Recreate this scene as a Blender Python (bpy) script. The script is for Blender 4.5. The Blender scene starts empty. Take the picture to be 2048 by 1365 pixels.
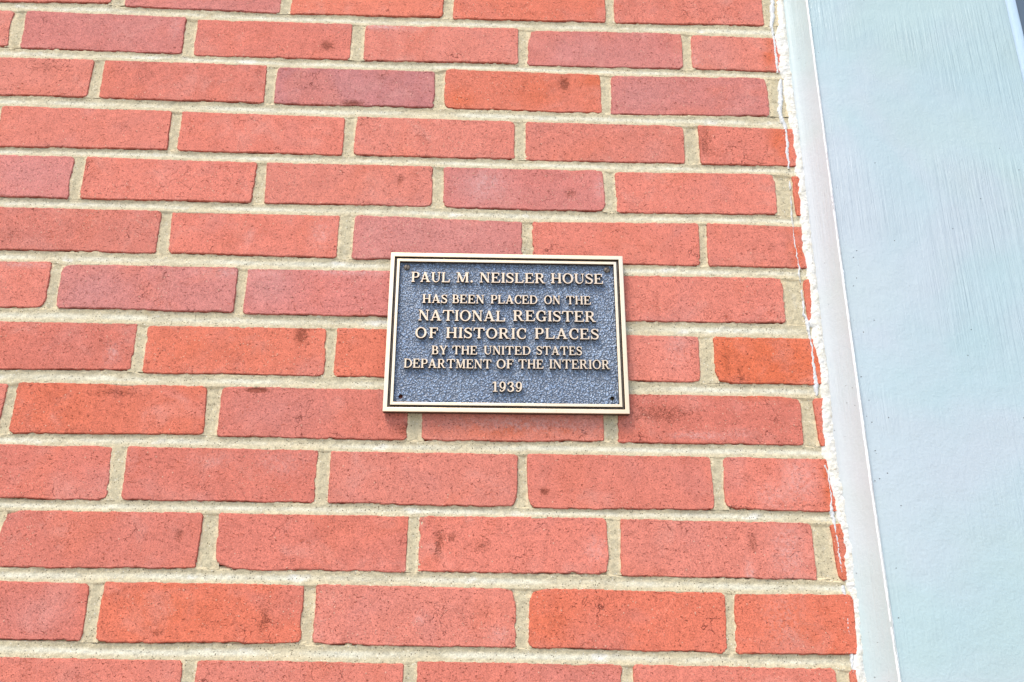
import bpy, bmesh, math, random
import numpy as np
from mathutils import Matrix, Vector

# ------------------------------------------------------------------ camera, light, exposure
S = bpy.context.scene
COL = S.collection
ZO = 1.93                       # height of the wall origin above the ground (m)

cam_d = bpy.data.cameras.new('camera')
cam = bpy.data.objects.new('camera', cam_d)
COL.objects.link(cam)
cam_d.sensor_width = 36.0
cam_d.lens = 32.136
cam_d.clip_start = 0.02
cam_d.clip_end = 500.0
PITCH, YAW, ROLL = 3.65623061e-01, 2.85701565e-02, 1.13171581e-02
fw = Vector((math.sin(YAW) * math.cos(PITCH), math.cos(YAW) * math.cos(PITCH), math.sin(PITCH)))
rt = Vector((math.cos(YAW), -math.sin(YAW), 0))
up = rt.cross(fw)
r2 = math.cos(ROLL) * rt + math.sin(ROLL) * up
u2 = -math.sin(ROLL) * rt + math.cos(ROLL) * up
M = Matrix(((r2.x, u2.x, -fw.x, 0.0), (r2.y, u2.y, -fw.y, -0.938285153),
            (r2.z, u2.z, -fw.z, -0.432405549 + ZO), (0, 0, 0, 1)))
cam.matrix_world = M
S.camera = cam

SUN_EL, SUN_AZ = math.radians(58), math.radians(216)     # azimuth clockwise from +Y (north)
world = bpy.data.worlds.new('World')
S.world = world
world.use_nodes = True
wn = world.node_tree
wn.nodes.clear()
sky = wn.nodes.new('ShaderNodeTexSky')
sky.sky_type = 'NISHITA'
sky.sun_disc = False
sky.sun_elevation = SUN_EL
sky.sun_rotation = SUN_AZ
sky.air_density = 1.0
sky.dust_density = 2.5
sky.ozone_density = 1.0
bg = wn.nodes.new('ShaderNodeBackground')
bg.inputs['Strength'].default_value = 0.13
wo = wn.nodes.new('ShaderNodeOutputWorld')
wn.links.new(sky.outputs[0], bg.inputs[0])
wn.links.new(bg.outputs[0], wo.inputs[0])

sun_d = bpy.data.lights.new('sun', 'SUN')
sun_d.energy = 1.5
sun_d.angle = math.radians(24)
sun_d.color = (1.0, 0.93, 0.84)
sun = bpy.data.objects.new('sun', sun_d)
COL.objects.link(sun)
to_sun = Vector((math.sin(SUN_AZ) * math.cos(SUN_EL), math.cos(SUN_AZ) * math.cos(SUN_EL), math.sin(SUN_EL)))
sun.rotation_euler = to_sun.to_track_quat('Z', 'Y').to_euler()
sun.location = to_sun * 10

S.view_settings.view_transform = 'Standard'
S.view_settings.look = 'None'
S.view_settings.gamma = 1.0
S.view_settings.use_curve_mapping = False
S.view_settings.exposure = 0.88
S.render.engine = 'CYCLES'
S.cycles.max_bounces = 5
S.cycles.diffuse_bounces = 3
S.cycles.glossy_bounces = 3

# ------------------------------------------------------------------ measured layout (mm on the wall face, origin on the wall)
ROWS=[
 [(-676.9,420.0,-482.9,420.0,-482.9,371.8,-676.9,367.2),(-465.3,420.0,-272.0,420.0,-272.0,364.3,-465.3,367.0),(-257.5,420.0,-66.0,420.0,-66.0,365.2,-257.5,363.3),(-52.0,420.0,141.4,420.0,141.4,365.2,-52.0,364.1),(153.5,420.0,345.3,420.0,345.3,368.3,153.5,364.9)],
 [(-792.0,353.5,-598.5,354.0,-597.5,301.4,-792.0,299.2),(-583.8,354.6,-387.2,351.3,-384.6,297.2,-580.9,299.8),(-371.3,348.8,-179.8,349.1,-177.8,296.4,-369.7,295.5),(-162.2,348.2,29.9,350.0,29.7,297.1,-161.1,295.5),(44.5,348.3,237.9,350.1,236.9,297.0,41.0,295.3),(250.0,349.0,443.8,347.2,443.8,295.5,249.5,298.2)],
 [(-683.0,282.2,-488.8,283.0,-489.3,230.4,-683.0,229.3),(-475.1,284.2,-279.1,283.1,-277.6,229.0,-473.6,229.5),(-264.2,280.6,-72.1,281.5,-71.8,229.5,-264.8,228.0),(-58.1,285.0,131.8,283.5,133.5,228.4,-59.1,229.2),(146.7,282.5,340.5,285.6,339.9,230.9,145.1,227.3)],
 [(-584.8,213.6,-384.9,213.2,-383.2,160.2,-580.8,158.0),(-371.1,212.3,-178.0,210.1,-177.6,158.4,-370.2,159.2),(-163.2,212.1,26.8,211.2,27.3,159.3,-163.6,159.5),(40.8,211.7,232.6,211.5,230.9,160.8,41.0,159.0),(251.1,212.9,445.2,211.2,445.2,160.4,251.4,160.0)],
 [(-681.2,145.3,-487.8,146.0,-486.6,92.0,-681.2,91.3),(-473.4,146.4,-275.5,144.4,-276.6,91.6,-472.4,91.8),(-263.3,144.8,-69.6,146.0,-68.5,93.0,-260.6,92.0),(-55.9,145.0,132.1,146.0,134.3,92.2,-54.6,92.1),(146.4,144.4,337.7,147.5,337.5,94.1,148.3,91.3),(358.6,145.4,553.3,145.9,553.3,93.4,360.0,93.4)],
 [(-571.0,76.4,-376.9,77.6,-377.0,24.7,-571.0,24.2),(-364.3,76.6,-174.2,76.9,-172.9,23.8,-361.4,25.1),(-155.4,78.1,36.8,75.0,36.8,24.4,-156.0,23.0),(49.6,74.7,242.1,78.8,241.0,24.7,49.6,24.4),(253.2,79.2,446.3,77.9,446.3,24.6,251.4,25.0)],
 [(-681.8,6.8,-488.6,9.2,-487.0,-45.3,-681.8,-46.1),(-475.5,7.1,-282.3,7.8,-281.5,-45.7,-473.1,-44.4),(-269.8,6.3,-74.6,8.9,-75.4,-46.7,-269.9,-46.6),(-62.2,8.6,125.8,9.1,127.9,-46.0,-63.2,-47.0),(137.4,9.4,333.7,11.3,333.6,-43.5,137.4,-45.3),(358.3,9.5,552.9,10.7,552.9,-44.9,359.5,-44.7)],
 [(-576.1,-63.3,-382.4,-62.3,-381.7,-114.9,-576.1,-117.3),(-370.8,-64.4,-178.1,-63.4,-175.7,-117.2,-368.5,-118.0),(-165.0,-62.5,29.0,-63.1,29.0,-116.3,-165.0,-117.5),(39.5,-63.0,233.7,-63.2,232.7,-115.2,39.5,-116.2),(250.5,-62.8,444.6,-62.9,444.6,-115.6,250.7,-116.0)],
 [(-702.5,-133.1,-507.7,-133.9,-509.3,-188.6,-702.5,-187.5),(-496.0,-132.5,-298.2,-132.2,-296.2,-183.9,-495.3,-186.7),(-282.3,-131.9,-83.5,-132.3,-83.5,-186.8,-280.9,-185.8),(-67.8,-132.3,125.5,-132.1,125.5,-183.9,-67.8,-186.5),(141.4,-132.1,340.9,-131.2,338.2,-183.7,141.4,-184.7),(354.5,-132.6,549.6,-131.6,549.6,-183.7,356.8,-185.5)],
 [(-579.2,-200.3,-386.7,-200.1,-383.6,-255.3,-579.2,-254.7),(-370.3,-199.8,-175.0,-199.8,-174.4,-254.3,-368.7,-254.0),(-160.4,-200.6,33.9,-200.8,32.9,-254.9,-159.7,-254.0),(44.4,-199.5,239.0,-199.6,237.9,-254.6,46.2,-256.2),(251.2,-199.4,445.1,-199.6,445.1,-254.4,251.0,-253.4)],
 [(-483.8,-267.6,-285.3,-267.4,-285.1,-321.4,-482.1,-322.9),(-268.2,-267.1,-76.8,-267.5,-77.5,-321.8,-265.8,-322.1),(-65.1,-266.8,127.0,-265.7,128.0,-320.8,-64.6,-321.6),(140.4,-266.5,337.8,-267.4,337.9,-323.7,139.6,-322.1),(357.5,-268.6,553.4,-267.2,553.4,-323.3,361.3,-324.4)],
 [(-580.2,-336.1,-386.7,-338.3,-385.6,-391.2,-580.2,-390.1),(-371.5,-336.2,-176.5,-336.8,-175.9,-390.9,-372.5,-392.9),(-163.8,-336.1,33.6,-337.2,33.1,-392.1,-162.8,-391.7),(47.6,-337.1,243.2,-338.2,240.5,-394.7,46.3,-392.4),(252.7,-339.6,445.8,-338.8,445.8,-395.2,250.8,-395.6)],
 [(-479.4,-407.6,-285.4,-408.7,-285.4,-465.6,-479.4,-465.6),(-271.2,-408.1,-74.9,-409.0,-74.9,-465.6,-271.2,-465.6),(-61.0,-407.0,136.8,-407.9,136.8,-465.6,-61.0,-465.6),(149.0,-407.8,346.3,-408.8,346.3,-465.6,149.0,-465.6),(360.9,-410.5,554.9,-409.3,554.9,-465.6,360.9,-465.6)],
]
CAULK=[(409.1,365.2,371.8),(369.0,363.4,370.6),(349.0,355.8,369.3),(329.6,355.9,370.0),(298.9,354.9,368.3),(291.6,359.9,367.5),(254.3,361.4,367.6),(217.9,362.8,368.9),(182.4,364.7,370.9),(161.4,363.8,371.1),(133.9,362.9,370.7),(113.5,363.2,370.4),(86.9,363.4,370.0),(47.7,360.5,369.3),(28.5,363.2,369.6),(9.6,363.5,370.4),(-15.3,363.2,370.0),(-36.8,360.9,370.5),(-42.9,356.8,371.0),(-48.8,362.4,371.5),(-63.9,358.5,372.6),(-87.4,363.8,371.6),(-110.7,364.6,371.2),(-133.6,363.7,371.4),(-145.0,359.7,371.2),(-172.9,357.7,370.7),(-189.3,356.9,370.9),(-216.2,360.3,372.0),(-242.6,362.0,376.3),(-258.2,365.0,376.0),(-273.6,366.3,376.7),(-293.9,367.0,378.4),(-318.9,364.0,377.3),(-343.3,370.7,377.3),(-367.3,369.2,376.3),(-390.9,367.3,376.3),(-407.2,362.3,375.7),(-420.9,364.5,376.9)]
FLAKES=[[(408.7,356.7,363.3),(380.5,354.8,361.3),(367.0,352.9,358.1),(354.4,354.3,358.2)],[(354.4,354.3,357.6),(341.1,353.8,358.9),(325.6,353.6,359.4),(306.5,353.1,358.8),(294.4,354.5,357.7)],[(285.4,357.4,361.2),(272.6,354.3,360.6),(254.0,353.2,360.1),(235.6,350.2,356.5),(217.7,354.7,359.7),(192.7,355.4,361.5),(175.0,352.4,360.4),(164.6,355.7,358.7),(155.6,356.0,357.8)],[(139.1,355.0,356.2),(133.6,353.8,358.1),(127.5,354.4,356.8)],[(118.7,354.8,356.0),(86.6,352.8,353.9),(66.9,353.1,354.3),(47.5,353.5,354.7),(28.3,353.9,356.8),(9.4,354.3,356.0),(5.6,354.5,355.0)],[(-3.1,355.3,356.4),(-15.5,355.1,356.3),(-33.9,354.4,356.6),(-42.9,356.2,361.9),(-55.0,357.2,359.5),(-69.9,358.5,360.7),(-84.7,357.4,361.9),(-99.3,356.4,362.0),(-113.8,355.4,363.2),(-122.3,357.2,362.7),(-129.2,358.1,360.3)],[(-205.5,358.3,360.5),(-216.2,360.3,362.4),(-234.8,361.4,363.0),(-247.9,359.3,363.0),(-254.2,357.6,364.9),(-260.4,359.5,364.7),(-273.7,361.1,364.2),(-294.0,361.3,365.4),(-306.5,362.4,365.0),(-316.4,363.3,364.8)],[(-328.8,362.3,365.9),(-343.4,362.6,368.2),(-357.9,362.3,366.9),(-373.1,362.5,364.5),(-376.9,363.0,363.5)],[(-384.0,362.7,363.7),(-391.0,363.3,367.3),(-404.9,362.6,365.6),(-411.8,362.7,363.7)]]
CHIPS=[(-207.0,315.0,9.9,9.1,1),(-204.0,-72.2,8.7,14.0,1),(62.8,-238.9,5.7,4.7,1.2),(-212.4,-369.1,7.8,19.5,0.8),(-169.9,230.5,13.3,5.0,1.3),(257.5,189.6,9.8,23.9,0.8),(-44.8,-292.7,6.1,22.3,0.9),(-31.3,-287.5,6.1,7.0,0.8),(-0.7,-295.5,11.1,8.9,0.7),(186.6,-153.0,45.9,13.3,0.75),(-391.0,-142.0,31.4,5.5,0.8),(-244.3,-135.6,12.7,3.3,1.5),(275.2,-287.8,6.2,17.1,0.7),(93.0,113.7,9.4,8.0,0.8),(-106.8,125.2,4.7,10.7,0.8),(-191.2,20.2,25.3,6.2,0.5),(-304.9,-289.3,7.0,7.9,0.8),(-413.8,-382.8,14.3,4.6,0.3),(-85.2,-176.0,9.5,9.8,0.8),(185.8,-276.5,25.8,4.1,0.4),(274.6,172.6,12.1,7.0,0.4),(-311.0,-382.9,10.5,4.6,0.7),(-545.6,270.6,29.9,18.2,0.5),(-535.5,42.4,22.1,12.5,0.5),(-270.3,269.3,24.3,14.6,0.4),(85.6,265.5,18.6,8.9,0.5),(288.6,281.5,18.9,6.0,0.4),(354.6,-248.0,21.1,2.6,0.6),(-426.7,42.2,16.7,11.3,0.4),(-476.2,53.5,7.8,7.6,0.4),(-210.7,113.4,4.6,8.0,0.2),(-356.1,322.5,24.6,10.6,0.4),(346.1,-102.4,3.3,11.6,0.2),(171.3,-131.9,32.6,3.4,0.5),(127.9,-233.6,8.4,4.2,0.5),(168.4,-201.0,7.4,5.4,0.5),(364.3,284.2,6.3,6.0,0.3),(276.9,-103.9,3.3,12.7,0.8),(264.0,-92.6,5.5,23.2,0.6),(287.2,-112.4,16.5,2.9,0.6),(-0.9,271.4,4.9,7.4,0.5),(39.3,266.9,8.6,10.3,0.6),(88.7,270.8,5.0,10.4,0.8),(189.8,-25.7,3.4,24.2,0.6),(-410.6,-87.5,42.7,14.3,0.35),(-404.4,294.2,6.1,4.5,0.4)]
BLOOM=[(-137.6,346.8,28.2,3.9,1.2),(-4.1,122.9,20.6,21.4,0.6),(249.5,308.8,11.4,12.2,0.6),(225.6,-176.5,26.8,3.8,0.8),(331.0,-222.1,15.9,23.7,0.5),(310.6,-294.8,15.5,29.9,0.5),(301.4,-363.4,20.1,28.3,0.4),(41.6,-168.0,74.7,8.8,0.7),(-517.0,5.4,32.8,3.7,0.7),(-193.9,51.8,11.3,19.0,0.5),(207.0,-73.3,11.1,23.5,0.4),(113.4,-297.8,10.2,12.4,0.5),(-14.0,-269.5,5.1,5.1,0.3),(18.3,-381.1,9.8,7.0,0.5),(-60.4,-368.1,4.9,3.8,0.7),(-273.0,49.6,4.5,12.7,0.2),(-403.7,-97.1,7.4,11.4,0.6),(-304.1,-364.2,3.9,3.7,0.1),(128.6,123.5,5.9,12.1,0.7),(269.9,-320.3,4.1,12.3,0.9),(-284.4,2.2,38.8,4.9,0.5),(343.8,336.9,2.6,3.1,0.1),(-156.4,5.5,33.6,3.7,0.7),(-398.1,336.2,4.9,15.2,0.5),(-421.4,-303.4,3.9,3.9,0.2),(-284.8,-212.0,20.5,7.4,0.35),(-212.6,-213.3,25.8,13.1,0.35),(297.8,-238.5,13.2,13.1,0.5),(271.3,-174.5,16.2,6.6,0.4)]
TINT=[(347.8,325.4,9.0,26.8,1),(322.3,-91.3,39.0,29.0,1),(348.9,189.0,12.3,28.1,1),(356.5,54.0,10.6,32.1,1),(359.9,-224.2,6.4,31.5,1.2),(315.5,-372.7,30.1,28.1,0.8),(-43.0,240.6,21.3,14.5,0.8),(126.0,275.8,18.7,14.8,0.8),(63.9,255.2,37.0,21.9,0.6),(261.4,-89.7,11.1,29.0,0.6),(-453.8,-156.0,41.5,27.1,0.5),(36.4,-173.6,95.8,10.9,1.0),(285.8,-129.5,32.9,6.8,0.5),(67.4,-366.4,39.6,28.0,0.5),(-314.1,-362.0,67.7,27.8,0.6),(-311.0,-91.0,64.4,22.8,0.4),(-233.5,-5.7,16.6,24.3,-0.5),(-440.5,-23.2,32.7,23.9,-0.7),(-254.3,-18.5,33.1,24.1,-0.6),(-18.7,122.5,35.2,26.7,-0.7),(-162.8,258.4,91.5,29.0,-0.5),(101.8,320.3,75.8,22.8,-0.5),(181.2,255.5,37.2,22.0,-0.6),(-68.6,55.2,86.0,25.5,-0.4),(-461.2,345.4,61.5,30.4,-0.4),(-534.1,120.3,56.9,26.3,-0.5),(279.2,326.8,25.5,23.0,-0.5),(-428.6,-368.1,47.9,27.6,-0.5),(-218.3,-156.7,52.6,32.6,-0.4)]  # one wide entry paints in the orange glow below the plaque
WORDS=[
 ('PAUL',-106.66,-63.77,57.32,12.13),
 ('M.',-56.57,-38.22,57.49,12.15),
 ('NEISLER',-30.72,42.92,57.74,12.17),
 ('HOUSE',49.11,107.57,58.07,12.20),
 ('HAS',-93.32,-66.18,32.10,10.16),
 ('BEEN',-60.65,-25.29,32.24,10.18),
 ('PLACED',-18.00,33.69,32.44,10.19),
 ('ON',41.14,59.00,32.61,10.21),
 ('THE',65.59,93.02,32.72,10.22),
 ('NATIONAL',-97.16,-1.88,11.16,12.54),
 ('REGISTER',6.81,98.24,11.96,12.59),
 ('OF',-99.69,-75.39,-9.45,12.34),
 ('HISTORIC',-66.36,20.78,-9.07,12.37),
 ('PLACES',30.43,100.48,-8.56,12.41),
 ('BY',-81.50,-64.45,-28.15,9.89),
 ('THE',-59.18,-32.13,-27.95,9.90),
 ('UNITED',-25.00,25.71,-27.61,9.92),
 ('STATES',32.14,81.61,-27.20,9.94),
 ('DEPARTMENT',-110.62,-16.59,-43.77,10.23),
 ('OF',-11.05,7.12,-43.35,10.26),
 ('THE',12.38,39.55,-43.15,10.27),
 ('INTERIOR',45.96,111.64,-42.79,10.29),
 ('1939',-15.65,16.28,-69.68,11.25),
]
BITES=[(-486.4,-269.2,12.9,11.0,6),(129.1,-317.4,7.1,6.9,4),(-261.1,-320.1,7.9,5.8,4),(33.9,-254.4,5.1,4.6,2.5),(45.2,-255.2,6.2,5.1,3),(47.6,-338.0,10.0,6.7,4.5),(34.6,-339.2,8.0,6.7,3.5),(248.5,-116.6,9.9,8.0,5),(43.2,347.4,7.6,7.8,3),(37.6,341.0,5.1,17.0,1.5),(-59.1,229.9,5.5,6.5,2.5),(-598.3,328.6,6.1,15.1,3),(-384.6,-133.0,10.5,3.9,2.2),(-487.6,-44.7,5.4,5.3,2.8),(-262.6,-324.0,4.9,4.8,2),(-378.4,-392.0,6.6,5.5,3.5),(365.7,-395.6,5.0,3.7,1),(241.2,351.8,9.0,7.0,2.5),(233.4,213.7,8.6,7.2,2.5),(344.2,285.7,7.6,7.5,3),(340.2,148.2,7.3,6.9,3),(333.7,11.3,6.9,5.7,2.5),(135.1,146.1,6.0,5.5,2),(136.0,91.0,7.0,6.6,3),(-52.8,91.5,5.8,5.3,2.5),(-475.6,7.7,7.7,4.9,3),(-281.2,-132.4,4.2,4.5,2),(-382.9,-256.3,6.0,5.1,3),(128.2,-277.4,4.1,15.1,1.8),(28.9,57.9,2.9,19.2,0.8),(152.2,120.8,3.6,17.4,1.6),(-71.9,276.3,3.1,14.8,0.8),(239.5,-207.7,3.2,16.0,1.5),(334.6,-134.2,8.8,5.7,3),(251.9,-254.9,6.3,5.2,3),(-169.5,-392.7,4.8,4.1,2),(-159.0,-391.7,4.8,4.1,2),(-249.8,156.1,35.1,2.7,1.0),(-421.0,93.9,34.1,2.6,-0.8),(8.0,294.1,37.3,3.0,0.8),(-416.3,292.3,42.4,3.0,0.9),(-256.7,224.7,23.9,4.3,1.5),(-215.9,171.0,41.3,2.8,-0.7),(-366.8,-392.8,5.7,4.6,1.5)]

# ------------------------------------------------------------------ numeric helpers
_rs = np.random.RandomState(11)
_LAT = _rs.rand(512, 512) * 2 - 1


def vnoise(x, y, seed=0):
    """smooth value noise in -1..1"""
    x = np.asarray(x, float) + seed * 17.31
    y = np.asarray(y, float) + seed * 9.77
    xi = np.floor(x).astype(int); yi = np.floor(y).astype(int)
    fx = x - xi; fy = y - yi
    fx = fx * fx * (3 - 2 * fx); fy = fy * fy * (3 - 2 * fy)
    a = _LAT[yi % 512, xi % 512]; b = _LAT[yi % 512, (xi + 1) % 512]
    c = _LAT[(yi + 1) % 512, xi % 512]; d = _LAT[(yi + 1) % 512, (xi + 1) % 512]
    return (a * (1 - fx) + b * fx) * (1 - fy) + (c * (1 - fx) + d * fx) * fy


def fbm(x, y, seed=0, octv=3):
    t = 0; amp = 1.0
    for o in range(octv):
        t = t + amp * vnoise(x * 2 ** o, y * 2 ** o, seed + o * 3.1)
        amp *= 0.5
    return t


def grid_faces(nu, nv, flip=False, base=0):
    i = np.arange(nu - 1)[:, None]; j = np.arange(nv - 1)[None, :]
    a = base + i * nv + j
    q = np.stack([a, a + nv, a + nv + 1, a + 1], -1).reshape(-1, 4)
    return q[:, ::-1] if flip else q


def mesh_np(name, V, F, mat, smooth=True, attrs=None):
    me = bpy.data.meshes.new(name)
    V = np.asarray(V, np.float32); F = np.asarray(F, np.int32)
    me.vertices.add(len(V)); me.vertices.foreach_set('co', V.ravel())
    me.loops.add(F.size); me.loops.foreach_set('vertex_index', F.ravel())
    me.polygons.add(len(F))
    me.polygons.foreach_set('loop_start', np.arange(0, F.size, F.shape[1], dtype=np.int32))
    me.update(calc_edges=True)
    if smooth:
        me.polygons.foreach_set('use_smooth', np.ones(len(F), bool))
    for k, (v, kind) in (attrs or {}).items():
        at = me.attributes.new(k, kind, 'POINT')
        at.data.foreach_set('color' if kind == 'FLOAT_COLOR' else 'value', np.asarray(v, np.float32).ravel())
    me.materials.append(mat)
    return me


def link(name, data, parent=None, loc=(0, 0, 0)):
    o = bpy.data.objects.new(name, data)
    COL.objects.link(o)
    o.location = loc
    if parent is not None:
        o.parent = parent
    return o


def thing(name, label, cat, loc=(0, 0, 0)):
    o = link(name, None, None, loc)
    o.empty_display_size = 0.05
    o['label'] = label; o['category'] = cat; o['kind'] = 'thing'
    return o


# ------------------------------------------------------------------ material helpers
class NT:
    def __init__(self, name):
        self.m = bpy.data.materials.new(name); self.m.use_nodes = True
        self.t = self.m.node_tree; self.t.nodes.clear()
        self.out = self.t.nodes.new('ShaderNodeOutputMaterial')
        self.b = self.t.nodes.new('ShaderNodeBsdfPrincipled')
        self.t.links.new(self.b.outputs[0], self.out.inputs[0])

    def n(self, typ, **kw):
        nd = self.t.nodes.new(typ)
        for k, v in kw.items():
            setattr(nd, k, v)
        return nd

    def put(self, sock, v):
        if hasattr(v, 'is_output') or isinstance(v, bpy.types.NodeSocket):
            self.t.links.new(v, sock)
        else:
            sock.default_value = v

    def math(self, op, a, b=None, c=None, clamp=False):
        nd = self.n('ShaderNodeMath', operation=op, use_clamp=clamp)
        for i, v in enumerate((a, b, c)):
            if v is not None:
                self.put(nd.inputs[i], v)
        return nd.outputs[0]

    def mapping(self, vec, scale=(1, 1, 1), loc=None):
        nd = self.n('ShaderNodeMapping')
        self.put(nd.inputs['Vector'], vec)
        nd.inputs['Scale'].default_value = scale
        if loc is not None:
            self.put(nd.inputs['Location'], loc)
        return nd.outputs[0]

    def noise(self, vec, scale, detail=3, rough=0.5, dist=0.0):
        nd = self.n('ShaderNodeTexNoise')
        self.put(nd.inputs['Vector'], vec)
        nd.inputs['Scale'].default_value = scale
        nd.inputs['Detail'].default_value = detail
        nd.inputs['Roughness'].default_value = rough
        nd.inputs['Distortion'].default_value = dist
        return nd.outputs['Fac']

    def voro(self, vec, scale, feature='F1', out='Distance', rnd=1.0):
        nd = self.n('ShaderNodeTexVoronoi', feature=feature)
        self.put(nd.inputs['Vector'], vec)
        nd.inputs['Scale'].default_value = scale
        nd.inputs['Randomness'].default_value = rnd
        return nd.outputs[out]

    def ramp(self, v, a, b, lo=0.0, hi=1.0):
        nd = self.n('ShaderNodeMapRange', interpolation_type='SMOOTHSTEP')
        self.put(nd.inputs[0], v)
        nd.inputs[1].default_value = a; nd.inputs[2].default_value = b
        nd.inputs[3].default_value = lo; nd.inputs[4].default_value = hi
        return nd.outputs[0]

    def mix(self, fac, a, b, mode='MIX'):
        nd = self.n('ShaderNodeMix', data_type='RGBA', blend_type=mode)
        self.put(nd.inputs[0], fac)
        for s, v in ((nd.inputs[6], a), (nd.inputs[7], b)):
            if isinstance(v, tuple) and len(v) == 3:
                v = v + (1,)
            self.put(s, v)
        return nd.outputs[2]

    def attr(self, name):
        return self.n('ShaderNodeAttribute', attribute_name=name)

    def bump(self, h, strength=1.0, dist=0.001, normal=None):
        nd = self.n('ShaderNodeBump')
        self.put(nd.inputs['Height'], h)
        nd.inputs['Strength'].default_value = strength
        nd.inputs['Distance'].default_value = dist
        if normal is not None:
            self.put(nd.inputs['Normal'], normal)
        return nd.outputs[0]


def mat_brick():
    m = NT('fired_clay')
    oi = m.n('ShaderNodeObjectInfo'); tc = m.n('ShaderNodeTexCoord')
    rnd = oi.outputs['Random']
    off = m.n('ShaderNodeCombineXYZ')
    m.put(off.inputs[0], m.math('MULTIPLY', rnd, 37.0)); m.put(off.inputs[1], m.math('MULTIPLY', rnd, 11.0)); m.put(off.inputs[2], m.math('MULTIPLY', rnd, 53.0))
    P = m.mapping(tc.outputs['Object'], (1, 1, 1), off.outputs[0])
    sep = m.n('ShaderNodeSeparateColor'); m.put(sep.inputs[0], m.attr('marks').outputs['Color'])
    chip, bloom, tint = sep.outputs
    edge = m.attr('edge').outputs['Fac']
    base = oi.outputs['Color']
    # broad firing variation: towards orange and towards plum; tint also paints in the glow under the plaque
    n1 = m.noise(P, 14, 2, 0.5, 0.4)
    n2 = m.noise(m.mapping(P, (1.5, 1, 0.35)), 30, 2)
    c = m.mix(m.ramp(n1, 0.52, 0.72, 0, 0.38), base, (0.66, 0.180, 0.105))
    c = m.mix(m.ramp(n1, 0.46, 0.28, 0, 0.34), c, (0.54, 0.215, 0.185))
    c = m.mix(m.ramp(n2, 0.55, 0.75, 0, 0.18), c, (0.45, 0.115, 0.080))
    c = m.mix(m.math('MULTIPLY', m.math('MAXIMUM', tint, 0.0), m.ramp(m.noise(P, 60, 3), 0.3, 0.6, 0.35, 0.8), clamp=True), c, (0.63, 0.135, 0.050))
    c = m.mix(m.math('MULTIPLY', m.math('MAXIMUM', m.math('MULTIPLY', tint, -1.0), 0.0), 0.8, clamp=True), c, (0.53, 0.235, 0.215))
    # chalky film over parts of the face
    film = m.ramp(m.noise(P, 22, 4, 0.6, 0.6), 0.50, 0.80, 0, 0.34)
    c = m.mix(film, c, (0.70, 0.37, 0.31))
    # body grain
    g1 = m.noise(P, 900, 3, 0.7)
    g2 = m.noise(P, 260, 4, 0.65)
    g3 = m.noise(P, 95, 3, 0.6, 0.3)
    gv = m.math('ADD', m.ramp(g1, 0.25, 0.75, 0.74, 1.26), m.ramp(g2, 0.25, 0.75, -0.09, 0.09))
    gv = m.math('ADD', gv, m.ramp(g3, 0.2, 0.8, -0.08, 0.08))
    hs = m.n('ShaderNodeHueSaturation'); m.put(hs.inputs['Color'], c); m.put(hs.inputs['Value'], gv)
    c = hs.outputs[0]
    # scuffed rust-coloured scratches in patches
    patch = m.ramp(m.noise(P, 38, 3, 0.6), 0.54, 0.70, 0, 1)
    scr = m.ramp(m.noise(m.mapping(P, (1, 1, 2.0)), 210, 5, 0.72, 1.2), 0.54, 0.66, 0, 1)
    sc = m.math('MULTIPLY', m.math('MULTIPLY', patch, scr), 0.7)
    c = m.mix(sc, c, (0.46, 0.080, 0.030))
    # tiny dark pits everywhere
    pit = m.ramp(m.noise(m.mapping(P, (1, 1, 1.5)), 420, 3, 0.6, 0.8), 0.605, 0.68, 0, 1)
    c = m.mix(m.math('MULTIPLY', pit, 0.85), c, (0.22, 0.045, 0.026))
    rs = m.math('MULTIPLY', m.ramp(m.noise(m.mapping(P, (1, 1, 1.3)), 640, 3, 0.65, 0.6), 0.60, 0.66, 0, 1), m.ramp(m.noise(P, 45, 3, 0.6), 0.40, 0.60, 0.15, 1.0))
    c = m.mix(m.math('MULTIPLY', rs, 0.65), c, (0.50, 0.085, 0.030))
    # hairline crazing, only in some zones
    dv = m.n('ShaderNodeVectorMath', operation='ADD')
    nz = m.n('ShaderNodeTexNoise'); m.put(nz.inputs['Vector'], P); nz.inputs['Scale'].default_value = 60; nz.inputs['Detail'].default_value = 4
    sv = m.n('ShaderNodeVectorMath', operation='SCALE'); m.put(sv.inputs[0], nz.outputs['Color']); sv.inputs['Scale'].default_value = 0.035
    m.put(dv.inputs[0], P); m.put(dv.inputs[1], sv.outputs[0])
    cr = m.voro(dv.outputs[0], 42, 'DISTANCE_TO_EDGE')
    czone = m.ramp(m.noise(P, 17, 2), 0.60, 0.68, 0, 1)
    cbrk = m.ramp(m.noise(P, 120, 3), 0.42, 0.55, 0, 1)
    crack = m.math('MULTIPLY', m.math('MULTIPLY', m.ramp(cr, 0.006, 0.016, 1, 0), czone), cbrk)
    c = m.mix(m.math('MULTIPLY', crack, 0.85), c, (0.17, 0.03, 0.02))
    # spalls and gouges where the photograph shows them
    cg = m.math('ADD', chip, m.math('MULTIPLY', m.math('SUBTRACT', m.noise(m.mapping(P, (1, 1, 1.7)), 420, 4, 0.75, 1.5), 0.5), 4.2))
    cm = m.math('MULTIPLY', m.ramp(cg, 0.80, 1.0, 0, 1), m.ramp(chip, 0.10, 0.4, 0, 1))
    c = m.mix(m.math('MULTIPLY', m.ramp(chip, 0.2, 0.9), 0.2), c, (0.52, 0.115, 0.050))
    c = m.mix(m.math('MULTIPLY', cm, 0.62), c, (0.20, 0.040, 0.018))
    # lime bloom
    bm = m.math('MULTIPLY', bloom, m.ramp(m.noise(P, 240, 5, 0.75, 0.5), 0.40, 0.66, 0.15, 1.0), clamp=True)
    c = m.mix(m.math('MULTIPLY', bm, 0.62), c, (0.76, 0.58, 0.55))
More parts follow.
